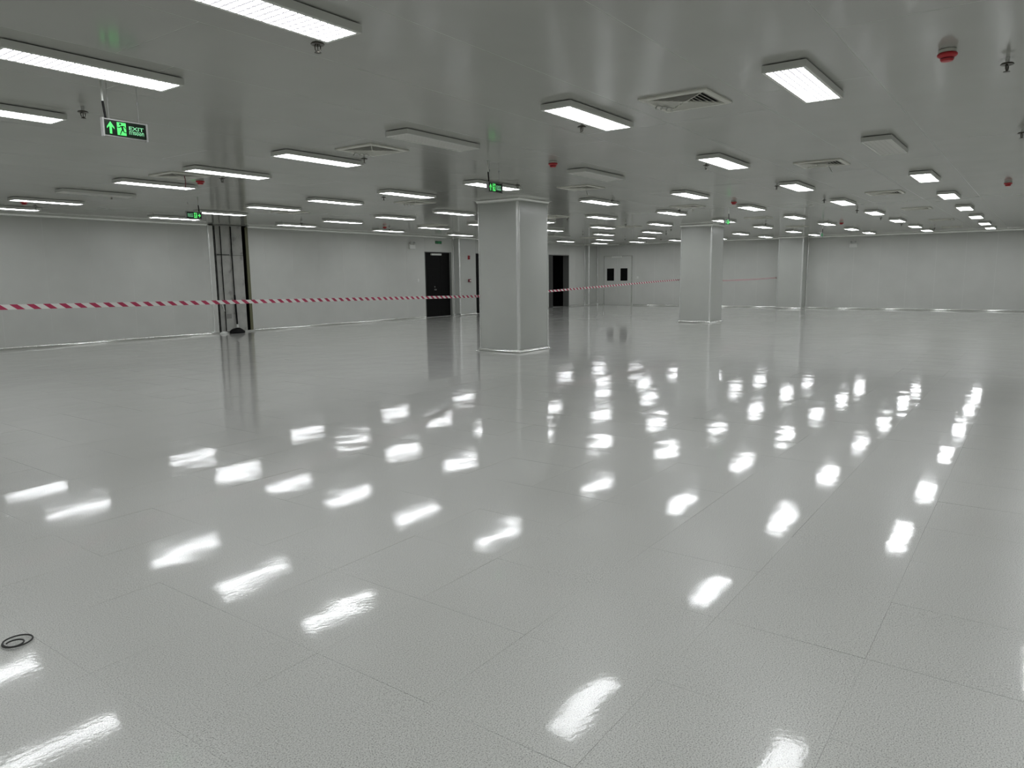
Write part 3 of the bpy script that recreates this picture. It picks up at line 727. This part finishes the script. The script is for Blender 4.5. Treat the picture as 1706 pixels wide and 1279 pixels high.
obj('box', bbox(-0.075, 0.075, -0.045, -0.0005, -0.06, 0.06, 0.006), M['darkred'], t)
obj('glass_plate', bbox(-0.02, 0.055, -0.048, -0.0452, -0.03, 0.03, 0.002), M['white'], t)

# ------------------------------------------------------------------ barrier tape
TW = 0.052
path = [(X0+0.02, 7.60, rel(-0.235)), (2.92, 8.472, rel(-0.262)), (12.24, 9.82, rel(-0.437)), (12.36, 9.875, rel(-0.437)), (13.36, 9.875, rel(-0.437)), (13.46, 9.84, rel(-0.435)),
        (17.7, 9.845, rel(-0.335)), (21.6, 9.83, rel(-0.235)), (22.84, 9.81, rel(-0.21)), (23.95, 9.81, rel(-0.21)), (27.3, 9.76, rel(-0.285)), (30.5, 9.74, rel(-0.275)), (33.62, 9.72, rel(-0.235))]
pts = []
for a_, b_ in zip(path, path[1:]):
    a_, b_ = Vector(a_), Vector(b_); n = max(1, int((b_-a_).length/0.5))
    for k in range(n): pts.append(a_.lerp(b_, k/n))
pts.append(Vector(path[-1]))
bm = bmesh.new(); uvl = bm.loops.layers.uv.new('UVMap'); Lg = 0; rows_ = []
for i, p in enumerate(pts):
    if i: Lg += (p-pts[i-1]).length
    d = (pts[min(i+1, len(pts)-1)]-pts[max(i-1, 0)]); d.z = 0; d.normalize(); nn = Vector((d.y, -d.x, 0))*0.0006
    rows_.append(([bm.verts.new(p+nn+Vector((0,0,s*TW/2))) for s in (-1,1)], [bm.verts.new(p-nn+Vector((0,0,s*TW/2))) for s in (-1,1)], Lg))
PER = 0.165
def uvf(face, data):
    for lp in face.loops:
        u_, v_ = data[lp.vert]; lp[uvl].uv = (u_, v_)
for (A, A2, la), (B, B2, lb) in zip(rows_, rows_[1:]):
    data = {A[0]: (la/PER, 0), A[1]: (la/PER, 0.46), B[0]: (lb/PER, 0), B[1]: (lb/PER, 0.46), A2[0]: (la/PER, 0), A2[1]: (la/PER, 0.46), B2[0]: (lb/PER, 0), B2[1]: (lb/PER, 0.46)}
    for q in ((A[0], B[0], B[1], A[1]), (A2[0], A2[1], B2[1], B2[0]), (A[1], B[1], B2[1], A2[1]), (A[0], A2[0], B2[0], B[0])): uvf(bm.faces.new(q), data)
tp = tag(obj('barrier_tape', bm, M['tape']), 'red and white striped barrier tape stretched across the room behind the pillars', 'tape')
bm = bmesh.new(); tube(bm, [(12.335, 19.30, rel(-0.35)), (12.36, 19.29, rel(-0.42)), (12.40, 19.28, rel(-0.55))], 0.02, 6)
bm.free()
bm = bmesh.new(); tube(bm, [(33.60, 9.72, rel(-0.23)), (33.62, 9.735, rel(-0.21)), (33.655, 9.72, rel(-0.23)), (33.62, 9.705, rel(-0.26)), (33.60, 9.72, rel(-0.23))], 0.018, 6)
obj('knot', bm, M['darkred'], tp, smooth=True)

# ------------------------------------------------------------------ small loop of wire on the near floor
bm = bmesh.new(); P = []
for k in range(73):
    a_ = 2*math.pi*k/36; ph = k/72
    R_l = 0.058 if k < 36 else 0.058 - 0.024*min(1, (k-36)/9)
    cxo = 0 if k < 36 else -0.022*min(1, (k-36)/9)
    P.append((cxo*0.8 + R_l*math.cos(a_+2.4), cxo + R_l*math.sin(a_+2.4)*0.96, 0.0065 + 0.007*ph))
tube(bm, P, 0.0036, 8)
tag(obj('wire_coil', bm, M['darkgrey'], None, (1.16, 3.60, 0), smooth=True), 'small loop of dark wire lying on the near floor tiles', 'wire')
